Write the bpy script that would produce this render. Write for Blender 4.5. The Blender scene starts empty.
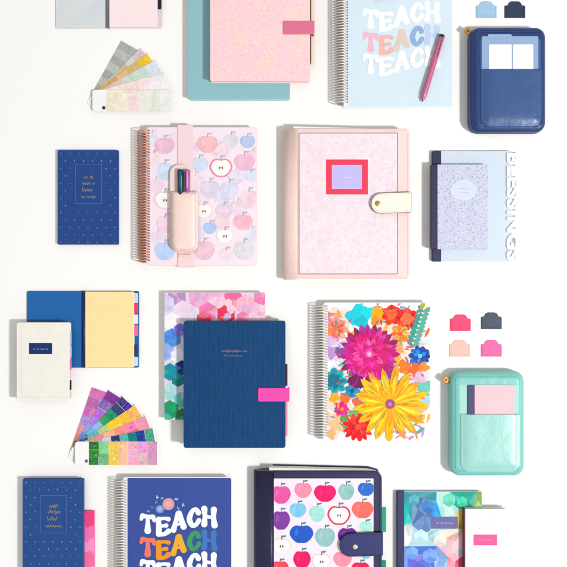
import bpy, math, random
random.seed(7)
SC = bpy.context.scene
COL = SC.collection
U = 0.0017            # metres per unit on the table (one unit = 1/567 of the framed width)
CX = CY = 283.5
HC = 1000.0           # camera height in the same units

# ---------------------------------------------------------------- camera, world, lamps, exposure
cam_d = bpy.data.cameras.new('camera'); cam = bpy.data.objects.new('camera', cam_d); COL.objects.link(cam)
cam.location = (0, 0, HC*U); cam.rotation_euler = (0, 0, 0)
cam_d.sensor_width = 36; cam_d.angle = 2*math.atan(283.5/HC); cam_d.clip_start = .01; cam_d.clip_end = 50
SC.camera = cam
W = bpy.data.worlds.new('World'); SC.world = W; W.use_nodes = True
bg = W.node_tree.nodes['Background']; bg.inputs[0].default_value = (1.0, .998, .992, 1); bg.inputs[1].default_value = .68
ld = bpy.data.lights.new('studio_lamp', 'AREA'); ld.shape = 'DISK'; ld.size = .36; ld.energy = 112; ld.color = (1, .983, .962)
lamp = bpy.data.objects.new('studio_lamp', ld); COL.objects.link(lamp)
lamp.location = (2.0, -.72, 2.9)
from mathutils import Vector
lamp.rotation_euler = (Vector((0, 0, 0))-Vector(lamp.location)).to_track_quat('-Z', 'Y').to_euler()
SC.view_settings.view_transform = 'Standard'; SC.view_settings.look = 'None'
SC.view_settings.exposure = 0; SC.view_settings.gamma = 1

# ---------------------------------------------------------------- materials
ALB = .80
def lin(c, k=ALB):
    o = []
    for v in c:
        v /= 255.
        o.append(max(.004, k*(v/12.92 if v <= .04045 else ((v+.055)/1.055)**2.4)-.014))
    return (*o, 1)
_mats = {}
def mat(c, kind='paper', rough=None, metal=0):
    key = (tuple(c), kind, rough, metal)
    if key in _mats: return _mats[key]
    m = bpy.data.materials.new('%s_%02x%02x%02x' % (kind, *c)); m.use_nodes = True
    nt = m.node_tree; N = nt.nodes; L = nt.links; b = N['Principled BSDF']
    b.inputs['Roughness'].default_value = rough if rough is not None else dict(paper=.62, print=.5, leather=.45, weave=.8, metal=.28, plastic=.35, gloss=.3, pages=.8, paint=.5, wash=.5, soft=.36).get(kind, .55)
    b.inputs['Metallic'].default_value = metal
    b.inputs['Specular IOR Level'].default_value = .2 if kind in ('paper', 'print', 'paint', 'wash', 'weave', 'pages') else .35 if kind == 'gloss' else .5
    base = lin(c)
    tc = N.new('ShaderNodeTexCoord')
    nz = N.new('ShaderNodeTexNoise'); nz.inputs['Scale'].default_value = 55; nz.inputs['Detail'].default_value = 6
    L.new(tc.outputs['Object'], nz.inputs['Vector'])
    mr = N.new('ShaderNodeMapRange'); mr.inputs['From Min'].default_value = .3; mr.inputs['From Max'].default_value = .7
    if kind == 'paint': nz.inputs['Scale'].default_value = 210; nz.inputs['Distortion'].default_value = 1.6; nz.inputs['Roughness'].default_value = .7
    if kind == 'wash': nz.inputs['Scale'].default_value = 70; nz.inputs['Distortion'].default_value = .8
    v = .13 if kind == 'wash' else .26 if kind == 'paint' else .0 if kind == 'table' else .02 if kind in ('paper', 'print', 'pages', 'gloss') else .035
    mr.inputs['To Min'].default_value = 1-v; mr.inputs['To Max'].default_value = 1+v*.6
    L.new(nz.outputs['Fac'], mr.inputs['Value'])
    mx = N.new('ShaderNodeMix'); mx.data_type = 'RGBA'; mx.blend_type = 'MULTIPLY'; mx.inputs[0].default_value = 1
    mx.inputs[6].default_value = base
    L.new(mr.outputs[0], mx.inputs[7])
    L.new(mx.outputs[2], b.inputs['Base Color'])
    bp = N.new('ShaderNodeBump')
    if kind in ('leather', 'soft'):
        t = N.new('ShaderNodeTexVoronoi'); t.inputs['Scale'].default_value = 620; out = t.outputs['Distance']
        bp.inputs['Strength'].default_value = .12; bp.inputs['Distance'].default_value = .0005
        L.new(tc.outputs['Object'], t.inputs['Vector'])
        if kind == 'soft':                                           # hand-worn undulation under the grain
            n2 = N.new('ShaderNodeTexNoise'); n2.inputs['Scale'].default_value = 38; n2.inputs['Detail'].default_value = 3; L.new(tc.outputs['Object'], n2.inputs['Vector'])
            b2 = N.new('ShaderNodeBump'); b2.inputs['Strength'].default_value = .2; b2.inputs['Distance'].default_value = .006
            L.new(n2.outputs['Fac'], b2.inputs['Height']); L.new(b2.outputs[0], bp.inputs['Normal'])
    elif kind == 'weave':
        t1 = N.new('ShaderNodeTexWave'); t1.bands_direction = 'X'; t1.inputs['Scale'].default_value = 150; t1.inputs['Distortion'].default_value = 2.5; t1.inputs['Detail'].default_value = 2
        t2 = N.new('ShaderNodeTexNoise'); t2.inputs['Scale'].default_value = 500
        mp = N.new('ShaderNodeMapping'); mp.inputs['Scale'].default_value = (1, .12, 1)
        L.new(tc.outputs['Object'], mp.inputs[0]); L.new(mp.outputs[0], t2.inputs['Vector']); L.new(tc.outputs['Object'], t1.inputs['Vector'])
        ad = N.new('ShaderNodeMath'); ad.operation = 'ADD'; L.new(t1.outputs['Fac'], ad.inputs[0]); L.new(t2.outputs['Fac'], ad.inputs[1]); out = ad.outputs[0]
        bp.inputs['Strength'].default_value = .35; bp.inputs['Distance'].default_value = .0008
        # threads: fine streaks of a slightly different dye
        rp = N.new('ShaderNodeMapRange'); rp.inputs['From Min'].default_value = .35; rp.inputs['From Max'].default_value = .65
        rp.inputs['To Min'].default_value = .86; rp.inputs['To Max'].default_value = 1.1; L.new(t2.outputs['Fac'], rp.inputs['Value'])
        m2 = N.new('ShaderNodeMix'); m2.data_type = 'RGBA'; m2.blend_type = 'MULTIPLY'; m2.inputs[0].default_value = 1
        L.new(mx.outputs[2], m2.inputs[6]); L.new(rp.outputs[0], m2.inputs[7]); L.new(m2.outputs[2], b.inputs['Base Color'])
    elif kind == 'pages':
        t = N.new('ShaderNodeTexWave'); t.bands_direction = 'Z'; t.inputs['Scale'].default_value = 500; t.inputs['Distortion'].default_value = .6
        out = t.outputs['Fac']; bp.inputs['Strength'].default_value = .4; bp.inputs['Distance'].default_value = .0004
        L.new(tc.outputs['Object'], t.inputs['Vector'])
    else:
        t = N.new('ShaderNodeTexNoise'); t.inputs['Scale'].default_value = 700 if kind == 'paper' else 90; t.inputs['Detail'].default_value = 4
        out = t.outputs['Fac']; bp.inputs['Strength'].default_value = .10; bp.inputs['Distance'].default_value = .0005
        L.new(tc.outputs['Object'], t.inputs['Vector'])
    L.new(out, bp.inputs['Height']); L.new(bp.outputs[0], b.inputs['Normal'])
    _mats[key] = m
    return m
def gold(): return mat((225, 175, 95), 'metal', .3, 1)
def copper(): return mat((226, 160, 140), 'metal', .32, .6)
def silver(): return mat((236, 231, 224), 'metal', .3, .35)

def pattern(name, base, spots, rough=.5):
    """printed pattern: layers of (colour, voronoi scale, threshold, noise-distort) over a base colour"""
    m = bpy.data.materials.new(name); m.use_nodes = True
    nt = m.node_tree; N = nt.nodes; L = nt.links; b = N['Principled BSDF']
    b.inputs['Roughness'].default_value = rough; b.inputs['Specular IOR Level'].default_value = .22
    tc = N.new('ShaderNodeTexCoord'); prev = None
    for i, (c, sc, th, soft, kind) in enumerate(spots):
        mp = N.new('ShaderNodeMapping'); mp.inputs['Location'].default_value = (i*1.37, i*.71, i*.3); L.new(tc.outputs['Object'], mp.inputs[0])
        nz = N.new('ShaderNodeTexNoise'); nz.inputs['Scale'].default_value = sc*1.6; L.new(mp.outputs[0], nz.inputs['Vector'])
        if kind == 'v':
            ms = N.new('ShaderNodeVectorMath'); ms.operation = 'MULTIPLY_ADD'; ms.inputs[1].default_value = (.5/sc,)*3
            L.new(nz.outputs['Color'], ms.inputs[0]); L.new(mp.outputs[0], ms.inputs[2])
            t = N.new('ShaderNodeTexVoronoi'); t.inputs['Scale'].default_value = sc; L.new(ms.outputs[0], t.inputs['Vector']); o = t.outputs['Distance']
            f0, f1 = th, th-soft
        else:
            o = nz.outputs['Fac']; nz.inputs['Detail'].default_value = 5; f0, f1 = th, th+soft
        mr = N.new('ShaderNodeMapRange'); mr.inputs['From Min'].default_value = f0; mr.inputs['From Max'].default_value = f1; L.new(o, mr.inputs['Value'])
        mx = N.new('ShaderNodeMix'); mx.data_type = 'RGBA'; L.new(mr.outputs[0], mx.inputs[0])
        if prev: L.new(prev, mx.inputs[6])
        else: mx.inputs[6].default_value = lin(base)
        mx.inputs[7].default_value = lin(c); prev = mx.outputs[2]
    L.new(prev, b.inputs['Base Color'])
    return m

WHITE = (250, 249, 246)
def pg(): return mat((248, 244, 234), 'pages')

# ---------------------------------------------------------------- mesh builder (units of the table, y down like a page)
def rrect(x0, y0, x1, y1, r=2., n=5):
    if not isinstance(r, (tuple, list)): r = (r,)*4       # tl, tr, br, bl
    out = []
    for (cx, cy, a0, rr) in ((x0+r[0], y0+r[0], 180, r[0]), (x1-r[1], y0+r[1], 270, r[1]), (x1-r[2], y1-r[2], 0, r[2]), (x0+r[3], y1-r[3], 90, r[3])):
        if rr <= 0: out.append((cx, cy)); continue
        for i in range(n+1):
            a = math.radians(a0+90*i/n); out.append((cx+rr*math.cos(a), cy+rr*math.sin(a)))
    return out
def rin(x0, y0, x1, y1, r, d, n=6): return rrect(x0+d, y0+d, x1-d, y1-d, tuple(max(q-d, .3) for q in r), n)
def ell(cx, cy, rx, ry, n=24, rot=0):
    c, s = math.cos(rot), math.sin(rot); o = []
    for i in range(n):
        a = 2*math.pi*i/n; x, y = rx*math.cos(a), ry*math.sin(a); o.append((cx+x*c-y*s, cy+x*s+y*c))
    return o
def area(p): return sum(p[i][0]*p[(i+1) % len(p)][1]-p[(i+1) % len(p)][0]*p[i][1] for i in range(len(p)))/2
def inset(p, d):
    n = len(p); s = 1 if area(p) > 0 else -1; o = []
    for i in range(n):
        a, b, c = p[i-1], p[i], p[(i+1) % n]
        def nrm(u, v):
            dx, dy = v[0]-u[0], v[1]-u[1]; l = math.hypot(dx, dy) or 1e-9; return (-dy/l*s, dx/l*s)
        n1, n2 = nrm(a, b), nrm(b, c); k = 1+n1[0]*n2[0]+n1[1]*n2[1]; k = max(k, .4)
        o.append((b[0]+(n1[0]+n2[0])/k*d, b[1]+(n1[1]+n2[1])/k*d))
    return o
def clip(poly, x0, y0, x1, y1):
    def cut(p, f, ip):
        o = []
        for i in range(len(p)):
            a, b = p[i-1], p[i]
            if f(b):
                if not f(a): o.append(ip(a, b))
                o.append(b)
            elif f(a): o.append(ip(a, b))
        return o
    def ix(x): return lambda a, b: (x, a[1]+(b[1]-a[1])*(x-a[0])/(b[0]-a[0]))
    def iy(y): return lambda a, b: (a[0]+(b[0]-a[0])*(y-a[1])/(b[1]-a[1]), y)
    for f, ip in ((lambda q: q[0] >= x0, ix(x0)), (lambda q: q[0] <= x1, ix(x1)), (lambda q: q[1] >= y0, iy(y0)), (lambda q: q[1] <= y1, iy(y1))):
        if len(poly) < 3: return []
        poly = cut(poly, f, ip)
    return poly

class MB:
    def __init__(s, zt=0.):
        s.v = []; s.f = []; s.fm = []; s.fs = []; s.m = []; s.k = 1-zt/HC; s.zz = 0; s.box = None
    def mi(s, m):
        if m not in s.m: s.m.append(m)
        return s.m.index(m)
    def add(s, p, z): s.v.append(((p[0]-CX)*s.k*U, (CY-p[1])*s.k*U, z*U)); return len(s.v)-1
    def face(s, idx, m, smooth=False):
        s.f.append(idx); s.fm.append(s.mi(m)); s.fs.append(smooth)
    def _ccw(s, p): return list(p) if area(p) < 0 else list(p)[::-1]     # y is flipped when mapped
    def flat(s, poly, z, m):
        if s.box: poly = clip(poly, *s.box)
        if len(poly) < 3 or abs(area(poly)) < 1e-4: return
        s.face([s.add(q, z) for q in s._ccw(poly)], m)
    def up(s, poly, z, m):                                               # printed shape, each a hair above the last
        s.zz += .0022; s.flat(poly, z+.02+s.zz, m)
    def loft(s, rings, m, smooth=True, cap=True, bottom=True, mtop=None):
        rr = [[s.add(q, z) for q in s._ccw(p)] for p, z in rings]; n = len(rr[0])
        for a, b in zip(rr, rr[1:]):
            for i in range(n): s.face([a[i], a[(i+1) % n], b[(i+1) % n], b[i]], m, smooth)
        if bottom: s.face(rr[0][::-1], m)
        if cap: s.face(rr[-1], mtop or m, False)
    def prism(s, poly, z0, z1, m, bev=.35, mtop=None):
        bev = min(bev, (z1-z0)*.45)
        s.loft([(poly, z0), (poly, z1-bev), (inset(poly, bev*.35), z1-bev*.3), (inset(poly, bev), z1)], m, False, mtop=mtop)
    def rr(s, x0, y0, x1, y1, r, z0, z1, m, bev=.35, mtop=None): s.prism(rrect(x0, y0, x1, y1, r), z0, z1, m, bev, mtop)
    def profile(s, prof, y0, y1, m, smooth=True):                        # (x, z) section swept along y
        a = [s.add((x, y1), z) for x, z in prof]; b = [s.add((x, y0), z) for x, z in prof]; n = len(prof)
        for i in range(n): s.face([a[i], a[(i+1) % n], b[(i+1) % n], b[i]], m, smooth)
        s.face(a[::-1], m); s.face(b, m)
    def tube(s, pts, r, m, n=8, caps=True):
        P = [Vector(p) for p in pts]; R = r if isinstance(r, (list, tuple)) else [r]*len(P)
        t = (P[1]-P[0]).normalized(); ref = Vector((0, 0, 1)) if abs(t.z) < .9 else Vector((1, 0, 0))
        u = t.cross(ref).normalized(); rings = []
        for i, p in enumerate(P):
            t = (P[min(i+1, len(P)-1)]-P[max(i-1, 0)]).normalized()
            u = (u-t*u.dot(t)).normalized(); w = t.cross(u)
            rings.append([s.add((q.x, q.y), q.z) for q in (p+(u*math.cos(2*math.pi*k/n)+w*math.sin(2*math.pi*k/n))*R[i] for k in range(n))])
        for a, b in zip(rings, rings[1:]):
            for i in range(n): s.face([a[(i+1) % n], a[i], b[i], b[(i+1) % n]][::-1], m, True)
        if caps: s.face(rings[0], m); s.face(rings[-1][::-1], m)
    def stroke(s, pts, z, m, sub=5):
        # smooth thick stroke through (x, y, width)
        q = []
        n = len(pts)
        for i in range(n-1):
            p0, p1, p2, p3 = pts[max(i-1, 0)], pts[i], pts[i+1], pts[min(i+2, n-1)]
            for j in range(sub):
                t = j/sub
                q.append(tuple(.5*((2*b)+(-a+c)*t+(2*a-5*b+4*c-d)*t*t+(-a+3*b-3*c+d)*t**3) for a, b, c, d in zip(p0, p1, p2, p3)))
        q.append(tuple(pts[-1])); s.zz += .0015; zz = z+.02+s.zz; L = []; R = []
        for i, (x, y, w) in enumerate(q):
            a, b = q[max(i-1, 0)], q[min(i+1, len(q)-1)]
            dx, dy = b[0]-a[0], b[1]-a[1]; l = math.hypot(dx, dy) or 1e-9; nx, ny = -dy/l*w/2, dx/l*w/2
            L.append((x+nx, y+ny)); R.append((x-nx, y-ny))
        for i in range(len(q)-1): s.flat([L[i], L[i+1], R[i+1], R[i]], zz+.0009*(i % 6), m)
        s.zz += .0054
        for (x, y, w), e in ((q[0], -1), (q[-1], 1)):
            a, b = (q[0], q[1]) if e < 0 else (q[-2], q[-1]); th = math.atan2(b[1]-a[1], b[0]-a[0])+(math.pi if e < 0 else 0)
            s.flat([(x+w/2*math.cos(th+math.pi*(k/8-.5)), y+w/2*math.sin(th+math.pi*(k/8-.5))) for k in range(9)], zz, m)
    def scribble(s, x0, x1, y, h, z, m, w=None):                         # tiny foil handwriting, too small to read
        ww = w or h*.17; x = x0; pts = []; up = True
        while x < x1:
            if pts and random.random() < .09 and len(pts) > 4:
                s.stroke(pts, z, m, 4); pts = []; x += h*.4
            tall = random.random() < .22
            yy = y-h*(.62 if tall else random.uniform(.2, .34)) if up else y+h*(.3 if random.random() < .85 else .6)
            pts.append((x+(h*.1 if up else 0), yy, ww*(.75 if up else 1.05))); up = not up; x += h*random.uniform(.2, .34)
        if len(pts) > 2: s.stroke(pts, z, m, 4)
    def build(s, name, parent=None, org=None):
        me = bpy.data.meshes.new(name)
        o = org or Vector((0, 0, 0))
        me.from_pydata([(x-o[0], y-o[1], z-o[2]) for x, y, z in s.v], [], s.f)
        for m in s.m: me.materials.append(m)
        me.polygons.foreach_set('material_index', s.fm); me.polygons.foreach_set('use_smooth', s.fs); me.update()
        ob = bpy.data.objects.new(name, me); COL.objects.link(ob)
        if parent: ob.parent = parent
        else: ob.location = o
        return ob

class Thing:
    def __init__(s, name, label, cat, x, y, z=0, group=None, zt=0):
        k = 1-zt/HC
        s.org = Vector(((x-CX)*k*U, (CY-y)*k*U, z*U))
        s.e = bpy.data.objects.new(name, None); COL.objects.link(s.e); s.e.location = s.org
        s.e.empty_display_size = .02
        s.e['label'] = label; s.e['category'] = cat
        if group: s.e['group'] = group
    def part(s, name, mb, parent=None, label=None):
        o = mb.build(name, parent or s.e, s.org)
        if label: o['label'] = label
        return o
def single(name, mb, label, cat, x, y, z=0, group=None, zt=0):
    k = 1-zt/HC
    o = mb.build(name, None, Vector(((x-CX)*k*U, (CY-y)*k*U, z*U)))
    o['label'] = label; o['category'] = cat
    if group: o['group'] = group
    return o

# ---------------------------------------------------------------- setting: the white tabletop
tb = bpy.data.meshes.new('tabletop'); S_ = 6
tb.from_pydata([(-S_, -S_, 0), (S_, -S_, 0), (S_, S_, 0), (-S_, S_, 0)], [], [(0, 1, 2, 3)])
tab = bpy.data.objects.new('tabletop', tb); COL.objects.link(tab); tab['kind'] = 'structure'
tb.materials.append(mat((255, 254, 252), 'table', .75))

# ---------------------------------------------------------------- print helpers
def apple_poly(x, y, rx, ry, rot=0, n=28):
    o = []
    for i in range(n):
        a = 2*math.pi*i/n; sx, sy = math.sin(a), -math.cos(a)
        r = 1-.26*math.exp(-(min(a, 2*math.pi-a)/.42)**2)-.10*math.exp(-((a-math.pi)/.35)**2)
        px, py = rx*1.04*sx*r*(1-.08*max(0, -sy*-1)), ry*1.02*sy*r
        px *= 1-.14*max(0, sy)
        o.append((x+px*math.cos(rot)-py*math.sin(rot), y+px*math.sin(rot)+py*math.cos(rot)))
    return o
def apple(mb, z, x, y, rx, ry, c, leaf=(110, 150, 150), slc=None, rot=0):
    m = mat(c, 'wash')
    mb.up(apple_poly(x, y, rx, ry, rot), z, m)
    st = mat(tuple(int(v*.86) for v in leaf), 'print')
    mb.up([(x-.45, y-ry*.72), (x+.45, y-ry*.72), (x+.9, y-ry*1.2), (x+.1, y-ry*1.2)], z, st)
    mb.up(ell(x+2.6, y-ry*1.08, 2.3, .9, 10, -.25), z, mat(leaf, 'print'))
    if slc:
        mb.up(apple_poly(x, y, rx*.84, ry*.84, rot), z, mat((253, 251, 247), 'print'))
        mb.up(apple_poly(x, y+.6, rx*.36, ry*.42, rot), z, mat((248, 243, 238), 'print'))
        mb.up(ell(x-1.1, y+.3, .7, 1.3, 8, .3), z, mat(slc, 'print')); mb.up(ell(x+1.3, y+.4, .7, 1.3, 8, -.3), z, mat(slc, 'print'))
    else:
        # pale brush mark that belongs to the print
        lt = tuple(min(255, int(v+(255-v)*.14)) for v in c)
        mb.up(ell(x-rx*.42, y-ry*.15, rx*.16, ry*.38, 10, .25), z, mat(lt, 'print'))
GLYPH = {
 'T': [[(.14, .84, .38), (.5, .83, .3), (.86, .84, .38)], [(.12, .82, .34), (.05, .68, .26)], [(.88, .82, .34), (.95, .68, .26)], [(.5, .82, .3), (.5, .5, .34), (.5, .18, .52)]],
 'E': [[(.2, .86, .36), (.22, .5, .4), (.22, .16, .42)], [(.24, .86, .28), (.6, .86, .24), (.86, .8, .34)], [(.22, .52, .24), (.5, .52, .24), (.72, .52, .32)], [(.24, .14, .32), (.6, .13, .3), (.86, .24, .4)]],
 'A': [[(.48, .86, .4), (.32, .5, .34), (.16, .16, .42)], [(.54, .86, .42), (.7, .5, .4), (.84, .18, .46)], [(.26, .38, .22), (.5, .36, .2), (.78, .38, .22)]],
 'C': [[(.82, .68, .42), (.66, .86, .32), (.4, .82, .34), (.2, .5, .42), (.38, .18, .38), (.64, .15, .32), (.86, .32, .36)]],
 'H': [[(.18, .86, .44), (.22, .5, .32), (.18, .14, .44)], [(.8, .86, .44), (.78, .5, .34), (.84, .14, .46)], [(.2, .52, .26), (.5, .5, .24), (.8, .52, .26)]]}
def teach(mb, z, x, y, cols, tilt=None, h=21.5):
    # five swelling letters on a wavy line; (x, y) is the top left of the T
    xs = [0, 15, 30.5, 46, 61]; ws = [14.5, 15, 15, 14.5, 15.5]; ts = [0, 2.5, -2.5, -6, -6.8]
    sk = [.12, -.12, -.3, -.25, .1]
    for ch, x0, w, t, k, c in zip('TEACH', xs, ws, ts, sk, cols):
        m = mat(c, 'print')
        for st in GLYPH[ch]:
            mb.stroke([(x+x0+px*w, y+t+(1-py)*h+(px-.5)*k*w, pw*w*.92) for px, py, pw in st], z, m)
def petal(cx, cy, a, r0, r1, w, tip=.5, n=7):
    L = []; R = []
    for i in range(n+1):
        t = i/n; r = r0+(r1-r0)*t
        ww = w*(math.sin(math.pi*(.06+.94*t**1.35)))**(.6)*random.uniform(.9, 1.1)
        L.append((r, ww/2)); R.append((r, -ww/2))
    pts = L+R[::-1]; c, s = math.cos(a), math.sin(a)
    return [(cx+u*c-v*s, cy+u*s+v*c) for u, v in pts]
def bloom(mb, z, cx, cy, layers, center=None):
    for (n, r0, r1, w, cols, ph) in layers:
        for i in range(n):
            a = 2*math.pi*i/n+ph+random.uniform(-.06, .06); rr_ = r1*random.uniform(.9, 1.06)
            lv = i % 4 if i < n-n % 4 else 4+i % 4
            zz = z+.02+mb.zz+.003*lv; ww = w*random.uniform(.85, 1.12); c = random.choice(cols)
            mb.flat(petal(cx, cy, a, max(r0, .9), rr_, ww), zz, mat(c, KIND))
            k = random.choice((.8, 1.15, .9)); c2 = tuple(max(0, min(255, int(v*k+(12 if k > 1 else 0)))) for v in c)
            if r1 > 9: mb.flat(petal(cx, cy, a+random.uniform(-.03, .03), r0+(rr_-r0)*.15, rr_*random.uniform(.78, .92), ww*.36), zz+.0014, mat(c2, KIND))
        mb.zz += .022
    if not center: center = [(max(1.4, layers[-1][3]*.5), layers[-1][4][0])]
    if center:
        for (r, c) in center: mb.up(ell(cx, cy, r, r, 14), z, mat(c, KIND))
KIND = 'print'
def blob(mb, z, cx, cy, r, c, k=.25, n=18):
    ph = random.random()*6; o = []
    for i in range(n):
        a = 2*math.pi*i/n; q = r*(1+k*math.sin(3*a+ph)*.5+k*math.sin(5*a+ph*2)*.4); o.append((cx+q*math.cos(a), cy+q*math.sin(a)))
    mb.up(o, z, mat(c, KIND))
def hexa(cx, cy, r, rot=0): return [(cx+r*math.cos(math.radians(60*i+rot)), cy+r*math.sin(math.radians(60*i+rot))) for i in range(6)]

# ---------------------------------------------------------------- builders
def coil_part(T, xc, y0, y1, z0, m, zt, R=6.6, pitch=2.7):
    mb = MB(zt); turns = int((y1-y0-6)/pitch); pts = []
    for i in range(turns*18+1):
        a = 2*math.pi*i/18; pts.append((xc+.4+R*math.cos(a), y0+3+pitch*i/18, z0+R+.7+R*math.sin(a)))
    mb.tube(pts, .62, m, 6)
    return T.part('coil', mb)
def coil_planner(name, label, xc, xl, x1, y0, y1, cover_c, margin_c, xm, coil_m, deco, z0=0, th=11, group=None):
    zt = z0+th
    T = Thing(name, label, 'planner', (xl+x1)/2, (y0+y1)/2, z0, group, zt)
    b = MB(zt); b.rr(xc+2, y0, x1, y1, 3, z0, z0+.7, mat(margin_c, 'plastic')); T.part('back_cover', b)
    p = MB(zt); p.rr(xc+4.5, y0+2.2, x1-2.5, y1-2.2, 1, z0+.72, z0+th-.9, pg()); T.part('pages', p)
    f = MB(zt); f.rr(xl, y0, x1, y1, 3, z0+th-.85, z0+th, mat(margin_c, 'gloss'), .3)
    f.box = (xm, y0+.8, x1-.8, y1-.8)
    if cover_c: f.flat(rrect(xm, y0+.8, x1-.8, y1-.8, (0, 2, 2, 0)), z0+th+.02, cover_c if not isinstance(cover_c, tuple) else mat(cover_c, 'gloss', .42))
    deco(f, z0+th)
    f.box = None
    slot = mat((90, 84, 80), 'print'); n = int((y1-y0-6)/2.7)
    xr = xc+math.sqrt(max(1, 43.5-(th-7.3)**2))+.4
    for i in range(n):
        f.flat(rrect(xr-.9, y0+3+2.7*i-.1, xr+1.1, y0+3+2.7*i+1.2, .3, 2), z0+th+.03, slot)
    T.part('front_cover', f)
    coil_part(T, xc, y0, y1, z0, coil_m, zt)
    return T
def notebook(name, label, cat, x0, y0, x1, y1, z0, th, cover, deco=None, spine=None, spw=0, pages=None, group=None, r=2, back=None):
    zt = z0+th
    T = Thing(name, label, cat, (x0+x1)/2, (y0+y1)/2, z0, group, zt)
    b = MB(zt); b.rr(x0, y0, x1, y1, r, z0, z0+.6, back or cover); T.part('back_cover', b)
    p = MB(zt); p.rr(x0+.5, y0+1, x1-1, y1-1, .6, z0+.62, z0+th-.65, pages or pg()); T.part('pages', p)
    f = MB(zt); f.rr(x0+spw, y0, x1, y1, (0 if spw else r, r, r, 0 if spw else r), z0+th-.6, z0+th, cover, .3)
    f.box = (x0+spw, y0+.3, x1-.3, y1-.3)
    if deco: deco(f, z0+th)
    T.part('front_cover', f)
    if spine:
        s = MB(zt); s.rr(x0-.3, y0-.1, x0+spw, y1+.1, (r, 0, 0, r), z0+.1, z0+th+.12, spine, .8); T.part('spine', s)
    return T
def closure(T, x0, y0, x1, y1, z, m, zlow=None):
    s = MB(z); s.rr(x0, y0, x1, y1, 1, z, z+.8, m, .4)
    if zlow is not None: s.rr(x1-1.6, y0+.05, x1-.05, y1-.05, .4, zlow, z-.02, m, .2)
    return T.part('strap', s)

# ================================================================= TOP ROW
def open_book(name, label, xl, xg, xr, y0, y1, lc, rc, edge, gut=(60, 62, 70), blue=None):
    zt = 5
    T = Thing(name, label, 'notebook', xg, (y0+y1)/2, 0, 'open notebooks', zt)
    c = MB(zt); c.rr(xl, y0, xg-.5, y1, 2, 0, 1.6, mat(lc, 'gloss', .4), .4)
    if blue: c.flat(rrect(xl+3, y0+3, xg-4, y1-3, 2), 1.63, blue)
    T.part('open_cover', c)
    g = MB(zt); g.profile([(xg-3, 0), (xg+1.2, 0), (xg+1.2, 3.2), (xg-.2, 4.2), (xg-1.6, 3.2), (xg-3, 1.9)], y0+.2, y1-.2, mat(gut, 'leather')); T.part('spine', g)
    k = MB(zt); k.rr(xg+1.3, y0, xr, y1, 2, 0, .6, mat(lc if not blue else (240, 225, 228), 'gloss')); T.part('back_cover', k)
    p = MB(zt); p.rr(xg+1.3, y0+.6, xr-4.5, y1-.6, (0, 1.5, 1.5, 0), .62, 5, pg(), .3)
    p.flat(rrect(xg+1.4, y0+.9, xr-4.8, y1-.9, (0, 1.5, 1.5, 0)), 5.03, mat(rc, 'paper')); T.part('pages', p)
    for (ya, yb, col) in edge:
        t = MB(zt); t.rr(xr-6, ya, xr-.6, yb, (0, 1, 1, 0), 4.15, 4.45, mat(col, 'gloss'), .1); T.part('divider_tab', t)
    return T
lb = pattern('pale_blue_wash', (222, 226, 226), [((205, 220, 236), 14, .42, .2, 'n')])
open_book('open_notebook', 'open notebook with grey left cover and pale pink page, at the top edge', 55, 108, 162, -52, 27.5, (224, 226, 226), (255, 234, 236),
          [(-40, -14, (120, 90, 110)), (-12, 9, (48, 38, 62)), (10, 26, (222, 216, 214))], blue=lb, gut=(120, 122, 126))

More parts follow.
